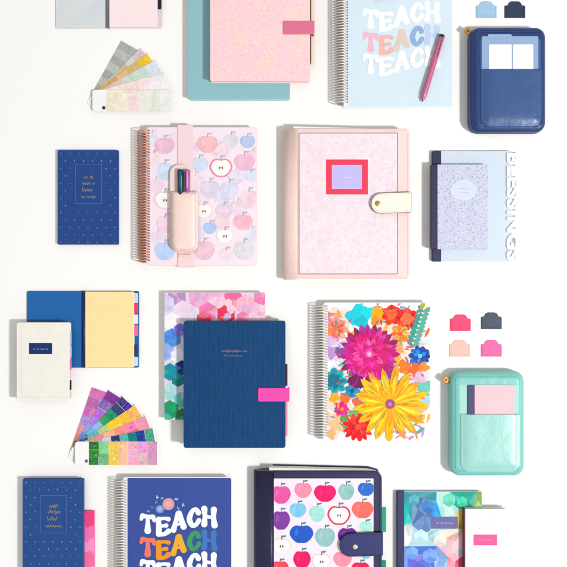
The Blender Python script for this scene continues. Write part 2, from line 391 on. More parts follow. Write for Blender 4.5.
# fans of sticker pages
def fan(label, px, py, L_, v0_, v1_, angs, paints, n_st, riv, pale=False):
    T = Thing('sticker_fan', label, 'sticker book', px+L_/2, py-L_/3, 0, 'fanned sticker books', 4)
    n = len(angs)
    for k, a in enumerate(angs):
        z0 = .25+(n-1-k)*.62; ca, sa = math.cos(math.radians(a)), math.sin(math.radians(a))
        def P(u, v): return (px+u*ca-v*sa, py-(u*sa+v*ca))
        mb = MB(4)
        out = [P(u, v) for u, v in rrect(-11.5 if k == 0 else -4.5, v0_, L_, v1_, (3.5, 1.2, 1.2, 3), 3)]
        mb.prism(out, z0, z0+.34, mat((250, 249, 248), 'print'), .1)
        cols = paints[k]; u = 2.5; zt = z0+.34; m_ = len(cols); du = (L_-1-u)/m_
        for j, c in enumerate(cols):
            rows = 1 if random.random() < .4 else random.choice((2, 3))
            for r_ in range(rows):
                v0 = v0_+.1+(v1_-v0_-.2)*r_/rows; v1 = v0_+.1+(v1_-v0_-.2)*(r_+1)/rows-(.12 if r_ < rows-1 else 0)
                cc = tuple(max(0, min(255, int(q+random.uniform(-22, 22)))) for q in c) if not pale else c
                ua = u+j*du; ub = ua+du*(1 if random.random() < .7 else .97)
                mb.flat([P(ua, v0), P(ub, v0), P(ub, v1), P(ua, v1)], zt+.02, mat(cc, 'wash'))
                # small printed marks on the sticker
                dk = tuple(int(q*(.86 if pale else .74)) for q in cc); lt = tuple(int(q+(255-q)*.4) for q in cc)
                for _ in range(2):                                    # painted dabs on the sticker
                    uu = random.uniform(ua+2.2, max(ua+2.3, ub-2.2)); vv = random.uniform(v0+1.6, max(v0+1.7, v1-1.6)); q_ = random.uniform(.9, 1.9)
                    mb.up([P(*p) for p in ell(uu, vv, q_, q_*random.uniform(.5, 1), 9, random.random()*3)], zt+.02, mat(tuple(max(0, min(255, int(q+random.uniform(-34, 40)*(.4 if pale else 1)))) for q in cc), 'print'))
                for _ in range(n_st):
                    uu = random.uniform(ua+.8, max(ua+1, ub-2.6)); vv = random.uniform(v0+.8, v1-1)
                    ww = random.uniform(.8, 2.6); hh = random.uniform(.25, .6)
                    mb.up([P(uu, vv), P(uu+ww, vv), P(uu+ww, vv+hh), P(uu, vv+hh)], zt+.02, mat(random.choice((dk, lt, lt)), 'print'))
        o = T.part('sticker_page', mb)
    rv = MB(4); rv.loft([(ell(riv[0], riv[1], 1.7, 1.7, 16), .0), (ell(riv[0], riv[1], 1.7, 1.7, 16), .3+n*.62), (ell(riv[0], riv[1], 1.2, 1.2, 16), .8+n*.62)], mat((88, 84, 92) if pale else (150, 146, 160), 'metal', .4, 1))
    T.part('rivet', rv)
    return T
fan('small fanned booklet of pale pastel sticker pages beside the open pink notebook', 103.8, 107.8, 68.5, -3.6, 18.3, [0, 15, 28, 37, 44, 61],
    [[(246, 236, 212), (248, 240, 220), (250, 228, 226), (240, 236, 226), (230, 234, 222), (240, 240, 236)],
     [(244, 224, 236), (252, 226, 222), (252, 228, 214), (250, 234, 236), (242, 240, 244)],
     [(214, 190, 170), (214, 206, 182), (204, 222, 206), (208, 224, 212), (222, 230, 240)],
     [(224, 178, 100), (240, 160, 110), (246, 186, 140), (222, 190, 120), (244, 200, 70)],
     [(214, 190, 120), (226, 196, 120), (196, 196, 180), (204, 198, 160), (214, 212, 206), (226, 200, 214)],
     [(224, 190, 120), (176, 180, 174), (190, 192, 186), (168, 172, 168), (194, 196, 190), (172, 176, 172), (190, 192, 188), (176, 180, 176)]], 3, (103.8, 107.8), True)

# teal notebook with the pink planner on it
notebook('notebook', 'plain teal notebook under the pink speckled planner', 'notebook', 188, -40, 290, 99, 0, 9, mat((148, 196, 204), 'print'), r=2)
pinkm = pattern('pink_speckle_print', (254, 214, 220), [((253, 222, 206), 26, .5, .2, 'n'), ((252, 208, 214), 95, .5, .2, 'n'), ((246, 186, 200), 170, .26, .16, 'v'), ((252, 218, 200), 130, .28, .16, 'v'), ((255, 238, 238), 180, .26, .16, 'v'), ((226, 176, 184), 300, .18, .1, 'v')])
def pd(f, z):
    pass
T = notebook('planner', 'pink speckled planner with a rose strap, lying on the teal notebook', 'planner', 210, -46, 310, 81, 9, 11, pinkm, pd, r=2, back=mat((250, 214, 214), 'gloss'))
s = MB(18); s.rr(305, -44, 315, 64, 1, 11, 12, mat((250, 236, 220), 'paper')); T.part('page_marker', s)
s = MB(18); s.rr(309.5, -44, 311.3, 63, .5, 12.02, 19, mat((112, 74, 66), 'leather')); T.part('elastic_or_shade_strip', s)  # no real elastic: dark strip added to draw the shaded gap beside the cover
closure(T, 283, 21, 314.5, 34.5, 20.05, mat((226, 116, 150), 'leather'), 9.6)

# pale blue TEACH planner + pen
def deco_pale(f, z):
    w = (252, 252, 252)
    teach(f, z, 363.5, 8, [w]*5)
    teach(f, z, 363.5, 31.5, [(246, 190, 206), (246, 186, 176), (226, 208, 196), (150, 178, 226), (196, 214, 246)])
    teach(f, z, 363.5, 53, [w]*5)
    f.up(ell(385, -3, 5, 5), z, mat((226, 226, 232), 'print')); f.up(ell(377, -1, 4, 4), z, mat((210, 222, 240), 'print'))
coil_planner('coil_planner', 'pale blue coil planner reading TEACH three times in pastel letters', 341, 343.5, 453, -34, 107.5, (216, 234, 245), (244, 246, 248), 346.5, silver(), deco_pale, group='coil planners')
T = Thing('pen', 'pink ballpoint pen lying on the pale blue planner', 'pen', 432, 67, 11, None, 14)
a, b = Vector((442, 35.5, 14.1)), Vector((422.5, 100, 14.1))
def along(t): return tuple(a+(b-a)*t)
mb = MB(14); mb.tube([along(0), along(.01), along(.4), along(.42), along(.9), along(.985), along(1)], [2.3, 2.8, 3., 2.9, 2.9, 2., 1.2], mat((206, 112, 150), 'metal', .28, .15), 20); T.part('barrel', mb)
mb = MB(14); mb.tube([along(.985), along(1.0), along(1.03)], [1.25, .8, .3], mat((50, 30, 42), 'metal', .3, 1), 12); T.part('tip', mb)
mb = MB(14); mb.tube([along(-.015), along(.0), along(.03)], [1.8, 2.95, 3.0], mat((64, 34, 56), 'plastic'), 18)
T.part('cap_end', mb)
mb = MB(14); d = (b-a).normalized(); nx, ny = -d.y, d.x
def off(p, k, q): return (p[0]+nx*k, p[1]+ny*k)
c0, c1 = along(.02), along(.34)
mb.prism([off(c0, -2.9, 0), off(c0, -1.3, 0), off(c1, -1.5, 0), off(c1, -2.7, 0)], 17.3, 18.2, mat((226, 160, 186), 'metal', .25, .6), .3); T.part('clip', mb)

# tabs
def tab(x, y, c, label):
    w, h = 20.5, 16.5
    mb = MB(0)
    out = [(x, y+h), (x, y+5.2), (x+.6, y+4.2), (x+3.2, y+4.0), (x+4.2, y+1.6), (x+6., y+.25), (x+7.5, y), (x+w-7.5, y), (x+w-6, y+.25), (x+w-4.2, y+1.6), (x+w-3.2, y+4.), (x+w-.6, y+4.2), (x+w, y+5.2), (x+w, y+h)]
    mb.prism(out, .02, 1.0, mat(c, 'leather'), .3)
    dk = tuple(int(v*.8) for v in c)
    for i in range(9):                                              # stitching
        xx = x+2+i*(w-4)/9; mb.up(rrect(xx, y+h-1.9, xx+1.2, y+h-1.5, 0), 1.0, mat(dk, 'print'))
    for xs in (x+1.3, x+w-1.6):
        for i in range(4): yy = y+6+i*2.3; mb.up(rrect(xs, yy, xs+.35, yy+1.2, 0), 1.0, mat(dk, 'print'))
    single('bookmark_tab', mb, label, 'tab', x+w/2, y+h/2, 0, 'small clip-on tabs')
tab(476, 1.5, (164, 200, 228), 'light blue tab at the top beside a navy one')
tab(504.5, 1.5, (34, 56, 84), 'navy tab right above the navy zip pouch')
tab(450, 314.5, (248, 48, 104), 'hot red-pink tab, top left of four above the mint pouch')
tab(481, 312.5, (40, 60, 86), 'dark slate tab, top right of four above the mint pouch')
tab(449.5, 340, (252, 190, 176), 'peach tab, bottom left of four above the mint pouch')
tab(481, 340, (246, 88, 164), 'bright magenta-pink tab, bottom right of four above the mint pouch')

# zip pouches
def pouch(label, x0, y0, x1, y1, c, cz, pocket, ptop, pc, pull, group='zip pouches', zt=17):
    T = Thing('zip_pouch', label, 'pouch', (x0+x1)/2, (y0+y1)/2, 0, group, zt)
    m = mat(c, 'soft', .4); base = rrect(x0, y0, x1, y1, 10, 8)
    b = MB(zt)
    b.loft([(inset(base, 3), 0), (inset(base, .8), 1.2), (base, 3.2), (base, 6), (inset(base, .5), 7.2)], m, True, cap=False)
    b.loft([(inset(base, .5), 9.4), (base, 10.4), (inset(base, .2), 12.4), (inset(base, 1.2), 14.6), (inset(base, 3), 16), (inset(base, 5.6), 16.7), (inset(base, 8), 17)], m, True, bottom=False)
    T.part('body', b)
    zp = MB(zt); q = inset(base, 1.1); zp.loft([(q, 7.0), (inset(base, .7), 8.2), (q, 9.6)], mat(cz, 'weave'), True, cap=False, bottom=False)
    zo = T.part('zipper', zp)
    # seam piping around the face
    sp = MB(zt); q = inset(base, 5.2); sp.tube([(x, y, 16.8) for x, y in q]+[(q[0][0], q[0][1], 16.8)], .45, m, 6, False); T.part('piping', sp)
    gx, gy = pull
    pl = MB(zt); pl.prism([(gx+(x*.76-y*.65), gy+(x*.65+y*.76)) for x, y in rrect(-3.6, -3.1, 3.4, 3.1, 1.2)], 8, 10.6, gold(), .7)
    pl.tube([(gx+2.5, gy+1.6, 8.6), (gx+7, gy+4.2, 8.4)], 1.2, gold(), 8); pl.prism(ell(gx-.2, gy, 1.1, 1.1, 12), 10.6, 11.4, mat((140, 100, 40), 'metal', .35, 1), .2)
    T.part('zipper_pull', pl)
    # the front pocket, a puffed panel with an open top edge
    px0, py0, px1, py1 = pocket
    pp = rrect(px0, py0, px1, py1, (.8, .8, 9, 9), 6); pk = MB(zt)
    pk.loft([(pp, 16.2), (pp, 17.2)]+[(rrect(px0+d, py0+min(d, .8), px1-d, py1-d, (.8, .8, max(9-d, .4), max(9-d, .4)), 6), h) for d, h in ((.5, 17.7), (1.2, 18.0), (2.4, 18.05), (4, 18.5), (6, 19.1), (9, 19.5), (13, 19.7), (18, 19.8))], mat(pc, 'soft', .36), True)
    po = T.part('pocket', pk)
    st = MB(zt); dk = mat(tuple(int(v*.7) for v in pc), 'print')
    n = int((px1-px0)/2.2)
    for i in range(n-2):
        x = px0+2+i*2.2; st.prism(rrect(x, py0+1.1, x+1.3, py0+1.55, 0), 18.05, 18.2, dk, .03)
    T.part('stitching', st, po)
    ww = MB(zt); ww.flat(rrect(px0, ptop, px1, py0+2, 1), 17.04, mat(tuple(min(255, int(v*1.03)) for v in pc), 'leather')); T.part('pocket_lining', ww)
    return T
pouch('navy zip pouch with white cards in its front pocket', 470, 26.5, 546.5, 132, (12, 64, 118), (18, 44, 86), (480.5, 69, 541.5, 127), 39, (60, 90, 142), (469.5, 29.5))
mb = MB(18); mb.rr(482, 36, 538.5, 82, 1.5, 17.06, 17.25, mat((152, 178, 216), 'gloss', .25)); mb.rr(488, 34, 512, 36.1, (1.5, 1.5, 0, 0), 17.06, 17.25, mat((160, 184, 222), 'gloss'))
single('card_sleeve', mb, 'translucent blue card sleeve tucked in the navy pouch pocket', 'sleeve', 511, 52, 17, None, 18)
for x0, x1, lab, lip in ((489, 511.8, 'left white card in the navy pouch pocket', 0), (513.2, 533.5, 'right white card in the navy pouch pocket', 1)):
    mb = MB(18); mb.rr(x0, 44.3, x1, 82, .8, 17.27, 17.55, mat((253, 252, 252), 'print'), .1)
    for i in range(3): mb.up(rrect(x0+4, 49+i*4.4, x1-6-i, 49.3+i*4.4, 0), 17.55, mat((226, 228, 236), 'print'))
    single('paper_card', mb, lab, 'card', (x0+x1)/2, 60, 17, 'white cards in the navy pouch', 18)
pouch('mint zip pouch with a pink notepad in its front pocket', 450.5, 371.5, 525, 476.5, (126, 200, 192), (96, 160, 158), (460, 413.5, 520.5, 472), 385, (156, 212, 203), (447.5, 380.5))
T = Thing('pocket_notepad', 'small pink notepad with navy spine poking out of the mint pouch pocket', 'notepad', 491, 400, 17, None, 18)
mb = MB(18); mb.rr(474.6, 385, 514.5, 426, 1, 17.06, 18.0, mat((252, 200, 208), 'paper'), .25); T.part('cover', mb)
mb = MB(18); mb.rr(467.5, 385, 474.5, 426, 1, 17.06, 18.1, mat((42, 44, 96), 'leather'), .25); T.part('spine', mb)

# ================================================================= SECOND ROW
def dotted(f, x0, y0, x1, y1, z, fy0, fy1, lines):
    g = gold(); w = x1-x0
    nx = 6
    for j in range(int((y1-y0)/7.4)+1):
        for i in range(nx+1):
            x = x0+3.5+(w-7)*(i+.5*(j % 2))/nx; y = y0+3.5+7.4*j+random.uniform(-.4, .4)
            if x > x1-2 or y > y1-1.5 or (fy0-2 < y < fy1+2 and x0+w*.26 < x < x1-w*.24): continue
            s = random.uniform(.5, .85); f.up([(x, y-s*1.3), (x+s*.45, y), (x, y+s*1.3), (x-s*.45, y)], z, mat((206, 204, 220), 'metal', .35, .8))
            f.up([(x-s*1.1, y), (x, y-s*.4), (x+s*1.1, y), (x, y+s*.4)], z, mat((206, 204, 220), 'metal', .35, .8))
    fx0, fx1 = x0+w*.29, x1-w*.27; ln = mat((122, 138, 196), 'metal', .4, .6)
    for r in ((fx0, fy0, fx1, fy0+.45), (fx0, fy1-.45, fx1, fy1), (fx0, fy0, fx0+.45, fy1), (fx1-.45, fy0, fx1, fy1)): f.up(rrect(*r, 0), z, ln)
    for (ya, h, k) in lines: f.scribble((fx0+fx1)/2-k, (fx0+fx1)/2+k, ya, h, z, mat((196, 170, 138), 'metal', .35, .6), h*.13)
notebook('notebook', 'navy gold-dotted notebook left of the pastel apple planner', 'notebook', 57.5, 150, 118.5, 244.5, 0, 4, mat((34, 75, 140), 'gloss', .48),
         lambda f, z: dotted(f, 57.5, 150, 118.5, 244.5, z, 164, 204, [(177.5, 3.6, 5), (183.5, 4, 6), (190, 4.4, 6.5), (197, 3, 7.5)]), r=1, group='navy dotted notebooks')

def deco_apple_pastel(f, z):
    A = [(164.5, 145.5, 10, 9, (240, 196, 218)), (207.5, 144, 10.5, 9.5, (250, 194, 202)), (231, 141, 7, 8, (228, 226, 236)), (247.5, 141.5, 7.5, 7, (190, 206, 242)),
         (165, 171, 7.5, 10, (216, 228, 250)), (199.5, 164, 8.5, 8, (212, 224, 248)), (244.5, 162, 10, 9.5, (242, 192, 216)), (210, 189.5, 9.5, 10, (228, 220, 240)),
         (229.5, 190.5, 9, 10, (224, 224, 246)), (249, 199, 8.5, 10, (250, 216, 226)), (224, 211, 8.5, 8, (240, 214, 232)), (243, 222, 9.5, 8.5, (248, 192, 206)), (210, 228, 6.5, 6.5, (184, 206, 248)),
         (165, 251, 10, 10, (192, 214, 250)), (204, 250, 10.5, 10.5, (242, 204, 220)), (244, 250, 10, 10, (228, 224, 230)), (165, 224, 8, 9, (246, 214, 230)), (154, 158, 6, 7, (250, 226, 232)), (251, 176, 5.5, 6, (222, 232, 250)), (226, 255, 6, 7, (246, 226, 238))]
    for (x, y, rx, ry, c) in ((156, 185, 8, 8, (246, 222, 236)), (195, 182, 9, 9, (244, 224, 238)), (236, 177, 9, 8, (236, 226, 244)), (220, 151, 9, 8, (246, 222, 232)), (190, 148, 9, 8, (238, 224, 240)), (238, 208, 9, 9, (240, 222, 236)), (222, 199, 8, 8, (230, 230, 246)), (196, 232, 9, 9, (236, 228, 246)), (158, 238, 8, 8, (240, 228, 242)), (222, 222, 8, 8, (250, 220, 230)), (252, 235, 7, 8, (232, 228, 244)), (188, 258, 9, 8, (246, 220, 230)), (152, 138, 6, 7, (232, 232, 248)), (178, 138, 8, 8, (244, 226, 236)), (253, 156, 6, 7, (240, 224, 238))): apple(f, z, x, y, rx, ry, c, (222, 216, 226))
    for (x, y, rx, ry, c) in A: apple(f, z, x, y, rx, ry, c, (196, 196, 210))
    for (x, y, r, rim) in ((221, 167.5, 11, (240, 150, 170)), (165, 200, 10.5, (248, 214, 222)), (204, 211, 8.5, (250, 226, 232)), (225, 236, 8.5, (246, 240, 238))):
        apple(f, z, x, y, r, r*.95, rim, (190, 194, 204), (110, 80, 80))
coil_planner('coil_planner', 'pastel apple print coil planner with rose gold coil', 143, 146, 257, 127, 265.5, (249, 232, 242), (250, 226, 224), 149.5, copper(), deco_apple_pastel, group='coil planners')
T = Thing('pen_holder_band', 'pink elastic pen holder strapped over the pastel apple planner', 'pen holder', 184, 195, 11, None, 12)
mb = MB(12); mb.rr(177.5, 125, 193, 265.5+1.2, .6, 11.15, 11.75, mat((248, 218, 222), 'paper')); mb.rr(177.6, 125.0, 192.9, 126.4, .3, 0.5, 11.1, mat((248, 218, 222), 'paper')); mb.rr(177.6, 266, 192.9, 267.1, .3, .5, 11.1, mat((248, 218, 222), 'paper')); T.part('elastic_or_shade_strip', mb)
mb = MB(14); mb.rr(169.5, 164, 192.5, 252, (10, 10, 9, 9), 11.8, 14.5, mat((248, 222, 216), 'leather'), 1.); T.part('backing', mb)
mb = MB(20); pp = rrect(171, 191, 198, 251.5, (1.2, 1.2, 8, 8), 6)
mb.loft([(pp, 14.2), (pp, 16.5)]+[(rin(171, 191, 198, 251.5, (1.2, 1.2, 8, 8), d), h) for d, h in ((.6, 18.4), (2., 20.), (4.5, 21.1), (8, 21.6), (12, 21.8))], mat((252, 222, 212), 'leather'), True); q = rin(171, 191, 198, 251.5, (1.2, 1.2, 8, 8), 2.2, 10); tot = []
for i in range(len(q)):
    a, b = Vector((*q[i-1], 0)), Vector((*q[i], 0)); n_ = max(1, int((b-a).length/.7))
    tot += [a+(b-a)*k/n_ for k in range(n_)]
for i in range(0, len(tot)-2, 3): mb.tube([(tot[i].x, tot[i].y, 20.2), (tot[i+1].x, tot[i+1].y, 20.3), (tot[i+2].x, tot[i+2].y, 20.2)], .16, mat((226, 180, 168), 'print'), 5)
T.part('sleeve', mb)
mb = MB(12); mb.rr(178.5, 253.5, 191, 257.5, .6, 11.8, 12.5, mat((250, 214, 206), 'leather'))
for i in range(6): mb.up(rrect(179.5+i*1.9, 254.3, 180.7+i*1.9, 254.8, 0), 12.5, mat((200, 120, 110), 'print'))
T.part('stitched_tab', mb)
def loose_pen(x, r, c, lab):
    T = Thing('pen', lab, 'pen', x, 200, 14.5, None, 18)
    mb = MB(18); z = 14.6+r; mb.tube([(x, 169.6, z), (x, 170.2, z), (x, 178, z), (x, 178.4, z), (x, 240, z)], [r*.8, r, r, r*.94, r*.94], mat(c, 'plastic'), 16); T.part('barrel', mb)
    mb = MB(18); mb.rr(x-r*.3, 171, x+r*.3, 188, .3, z+r, z+r+.8, mat(tuple(min(255, int(v*1.5+25)) for v in c), 'metal', .3, .6), .2); T.part('clip', mb)
loose_pen(180.5, 3.2, (24, 62, 74), 'dark teal pen in the pink pen holder')
loose_pen(187.3, 2.6, (176, 92, 160), 'magenta pen in the pink pen holder')

# ring folios
def folio(label, x0, xs, y0, x1, y1, c, cs, panel, pm, strap, sc, button, lining, zt=17, group='buckled ring folios', rad=5, edge=None, deco=None):
    T = Thing('folio', label, 'folio', (x0+x1)/2, (y0+y1)/2, 0, group, zt)
    m = mat(c, 'leather')
    b = MB(zt); b.prism([(xs, y0-3.8), (x1-12, y0-1.6), (x1-3, y0+1), (x1, y0+rad), (x1, y1), (xs, y1)], 0, 2, mat(lining, 'leather'), .6); T.part('back_cover', b)
    p = MB(zt); p.prism([(xs-4, y0-2.8), (x1-14, y0-.2), (x1-5, y0+2), (x1-5, y1-5), (xs-4, y1-5)], 2.02, 13.9, pg(), .4); T.part('pages', p)
    f = MB(zt); f.rr(xs, y0, x1, y1, (0, rad, rad, 0), 14, 17, m, 1.0)
    px0, py0, px1, py1 = panel
    f.rr(px0-.9, py0-.9, px1+.9, py1+.9, .8, 16.5, 17.12, mat(tuple(int(v*.62) for v in c), 'leather'), .1)
    f.flat(rrect(px0, py0, px1, py1, .6), 17.15, pm)
    f.box = (px0+.1, py0+.1, px1-.1, py1-.1)
    if deco: deco(f, 17.15)
    f.box = None
    st = mat(tuple(min(255, int(v*.86+8)) for v in c), 'print')      # stitched border
    for yy in (y0+1.9, y1-2.3):
        x = xs+2
        while x < x1-5: f.up(rrect(x, yy, x+1.5, yy+.4, 0), 17, st); x += 2.3
    y = y0+5
    while y < y1-5: f.up(rrect(x1-2.6, y, x1-2.2, y+1.5, 0), 17, st); y += 2.3
    T.part('front_cover', f)
    s = MB(zt); pr = []
    n = 12; w = xs-x0
    for i in range(n+1):
        a = math.pi/2*i/n; pr.append((xs-w*math.sin(a)*1.0, 8.8+8.7*math.cos(a)))
    for i in range(1, n+1):
        a = math.pi/2*i/n; pr.append((xs-w*math.cos(a), 8.6-8.6*math.sin(a)))
    pr = [(xs+.05, 17.5)]+pr[1:-1]+[(xs+.05, 0)]
    s.profile(pr, y0+.2, y1+.6, mat(cs, 'leather')); T.part('spine', s)
    sx0, sy0, sx1, sy1 = strap; hh = (sy1-sy0)/2
    k = MB(20); sm = mat(sc, 'leather'); out = rrect(sx0, sy0, sx1, sy1, (hh*.98, 1, 1, hh*.98), 8); out = [(x, y-(x-sx0)/(sx1-sx0)*1.6) for x, y in out]
    k.prism(out, 19.2, 21.2, mat(tuple(int(v*.55) for v in sc), 'leather'), .5, mtop=sm); k.rr(sx1-2.2, sy0-1, sx1-.1, sy1-1.8, .5, 1, 19.18, sm, .3)  # strap sides coloured darker to paint in the shadow at its edge
    sd = mat(tuple(int(v*.82) for v in sc), 'print'); x = sx0+hh
    while x < sx1-2.5:
        dy = -(x-sx0)/(sx1-sx0)*1.6
        for yy in (sy0+1.5, sy1-1.9): k.up(rrect(x, yy+dy, x+1.3, yy+dy+.35, 0), 21.2, sd)
        x += 2.1
    for i in range(9):
        a = math.pi/2+math.pi*(i+.5)/9; xx, yy = sx0+hh+(hh-1.7)*math.cos(a), sy0+hh-.6+(hh-1.7)*math.sin(a); k.up(ell(xx, yy, .55, .3, 8, a+1.57), 21.2, sd)
    so = T.part('strap', k)
    bt = MB(20); bx, by = button
    bt.loft([(ell(bx, by, 2.6, 2.6, 18), 21.1), (ell(bx, by, 2.6, 2.6, 18), 21.8), (ell(bx, by, 1.9, 1.9, 18), 22.3), (ell(bx, by, .8, .8, 18), 22.1)], gold() if edge is None else mat((238, 226, 200), 'metal', .3, .7)); T.part('button', bt, so)
    for (ya, yb, cc) in edge or (): 
        e = MB(8); e.rr(x1-6, ya, x1+4, yb, 1, 8, 8.5, mat(cc, 'gloss'), .1); T.part('divider_tab', e)
    return T
lace = pattern('pale_lilac_print', (248, 229, 236), [((239, 222, 233), 50, .42, .2, 'n'), ((251, 236, 241), 90, .5, .16, 'n'), ((235, 216, 228), 130, .32, .2, 'v'), ((249, 213, 222), 85, .28, .2, 'v'), ((252, 240, 244), 200, .26, .18, 'v')])
def pink_label(f, z):
    f.up(rrect(326, 159.5, 368, 194.5, .5), z, mat((238, 74, 100), 'print'))
    f.up(rrect(331.8, 165, 362, 189, .3), z, mat((214, 190, 236), 'print'))
    f.up(rrect(333, 166.2, 360.8, 187.8, .3), z, mat((200, 190, 246), 'print'))
    f.scribble(343, 351, 177.3, 2.2, z, mat((236, 210, 246), 'print'))
folio('pink folio with a square red label and cream buckle strap', 283.6, 297, 128.5, 410, 279, (253, 220, 217), (254, 222, 213), (299.5, 133.5, 397, 273.5), lace,
      (371, 193.5, 411.5, 214), (252, 240, 226), (377.5, 203.5), (246, 219, 196), deco=pink_label)

# planner with big white side letters and the lavender notebook on it
def text_mesh(txt, size, ext):
    cu = bpy.data.curves.new('t', 'FONT'); cu.body = txt; cu.size = size; cu.extrude = ext; cu.offset = size*.035; cu.space_character = 1.08; cu.resolution_u = 4
    ob = bpy.data.objects.new('t', cu); COL.objects.link(ob)
    dg = bpy.context.evaluated_depsgraph_get(); me = bpy.data.meshes.new_from_object(ob.evaluated_get(dg))
    bpy.data.objects.remove(ob); bpy.data.curves.remove(cu)
    return me
T = notebook('notebook', 'pale blue notebook with navy spine and large white letters down its right edge', 'notebook', 432.5, 151, 512.5, 261.5, 0, 5, mat((210, 224, 237), 'gloss', .45), None, mat((34, 38, 80), 'leather'), 8.5, r=1.5)
me = text_mesh('BLESSINGS', 1., 1.)
xs = [v.co.x for v in me.vertices]; ys = [v.co.y for v in me.vertices]; bx0, bx1, by0, by1 = min(xs), max(xs), min(ys), max(ys)
mb = MB(6); wm = mat((253, 253, 253), 'print')
for v in me.vertices:                                                 # letters read from the top down
    t = (v.co.x-bx0)/(bx1-bx0); q = (v.co.y-by0)/(by1-by0)
    mb.add((506.5+13.5*q, 153+107.5*t), 5.75+.7*v.co.z)
for p in me.polygons: mb.face(list(p.vertices), wm)
mb2 = MB(6); mb2.rr(490, 152, 506.4, 260.5, 1, 5.02, 5.3, mat((222, 232, 242), 'gloss'))
T.part('cut_out_lettering', mb)
bpy.data.meshes.remove(me)
lav = pattern('lavender_floral_print', (208, 212, 230), [((166, 174, 200), 260, .36, .12, 'v'), ((224, 228, 246), 170, .26, .1, 'v'), ((140, 150, 180), 400, .24, .1, 'v'), ((206, 206, 244), 80, .56, .1, 'n')])
def lav_d(f, z):
    f.up(ell(464, 190, 12.5, 10, 32), z, mat((222, 226, 248), 'print'))
    f.up(ell(464, 190, 11, 8.6, 32), z, mat((216, 221, 246), 'print'))
    f.scribble(458, 470, 188.5, 2, z, mat((190, 196, 230), 'print')); f.scribble(459, 469, 192.5, 1.4, z, mat((190, 196, 230), 'print'))
notebook('notebook', 'small lavender floral notebook lying on the pale blue lettered notebook', 'notebook', 431, 164.5, 488, 249, 5.4, 7, lav, lav_d, mat((32, 34, 76), 'leather'), 6.5, r=1.2)

# ================================================================= THIRD ROW
open_book('open_notebook', 'open notebook with vivid blue cover and pale yellow page', 26, 84, 138.5, 291, 368, (0, 106, 174), (254, 230, 168),
          [(303.5, 313.5, (236, 70, 100)), (325, 336, (244, 110, 160)), (345, 356, (60, 64, 100)), (357, 366, (206, 226, 230)), (314.5, 324, (240, 236, 232)), (293, 303, (226, 214, 220))], gut=(22, 52, 100))
def white_d(f, z):
    f.up(rrect(28.8, 343, 52.2, 354, .4), z, mat((30, 62, 112), 'print')); f.scribble(33, 48, 349, 1.6, z, mat((150, 166, 200), 'print'))
    for x in (21, ): f.up(rrect(x, 322, x+.25, 400, 0), z, mat((226, 222, 212), 'print'))
    f.up(rrect(19, 397, 69, 397.3, 0), z, mat((230, 226, 218), 'print'))
T = notebook('notebook', 'ivory notebook with small navy title label, on the open blue notebook', 'notebook', 16.6, 322.5, 69.5, 401, 5.2, 8, mat((246, 242, 233), 'leather', .55), white_d, r=2)
for (ya, yb, c) in ((332, 345, (196, 196, 226)), (358, 370, (232, 110, 190)), (380, 390, (44, 44, 60)), (391, 398, (216, 214, 220)), (346, 357, (222, 206, 222)), (371, 379, (238, 208, 224))):
    t = MB(11); t.rr(66, ya, 71.5, yb, (0, .8, .8, 0), 10.6, 10.9, mat(c, 'gloss'), .1); T.part('divider_tab', t)
fan('small fanned booklet of brightly coloured sticker pages below the ivory notebook', 86.5, 461, 72, -4, 19.5, [0, 11, 22, 34, 46, 58, 71],
    [[(60, 130, 70), (130, 200, 140), (250, 190, 80), (252, 190, 140), (250, 180, 200), (246, 170, 204), (230, 140, 200)],
     [(250, 180, 120), (240, 150, 150), (200, 200, 216), (60, 80, 140), (110, 190, 200), (30, 110, 140), (60, 60, 140), (90, 170, 160)],
     [(120, 190, 120), (240, 150, 150), (246, 160, 160), (246, 140, 160), (250, 120, 170), (250, 150, 190)],
     [(40, 90, 120), (110, 190, 170), (170, 220, 140), (250, 210, 60), (248, 200, 50), (250, 206, 90)],
     [(60, 80, 110), (90, 150, 180), (110, 170, 220), (150, 180, 230), (50, 150, 110), (40, 130, 100), (60, 90, 150), (90, 70, 150)],
     [(70, 70, 110), (110, 160, 220), (130, 150, 220), (170, 150, 220), (190, 130, 210), (140, 90, 180), (120, 80, 170)],
     [(160, 150, 120), (230, 110, 130), (240, 130, 160), (170, 160, 220), (220, 120, 190), (190, 110, 200), (210, 130, 200)]], 6, (86.5, 461), False)

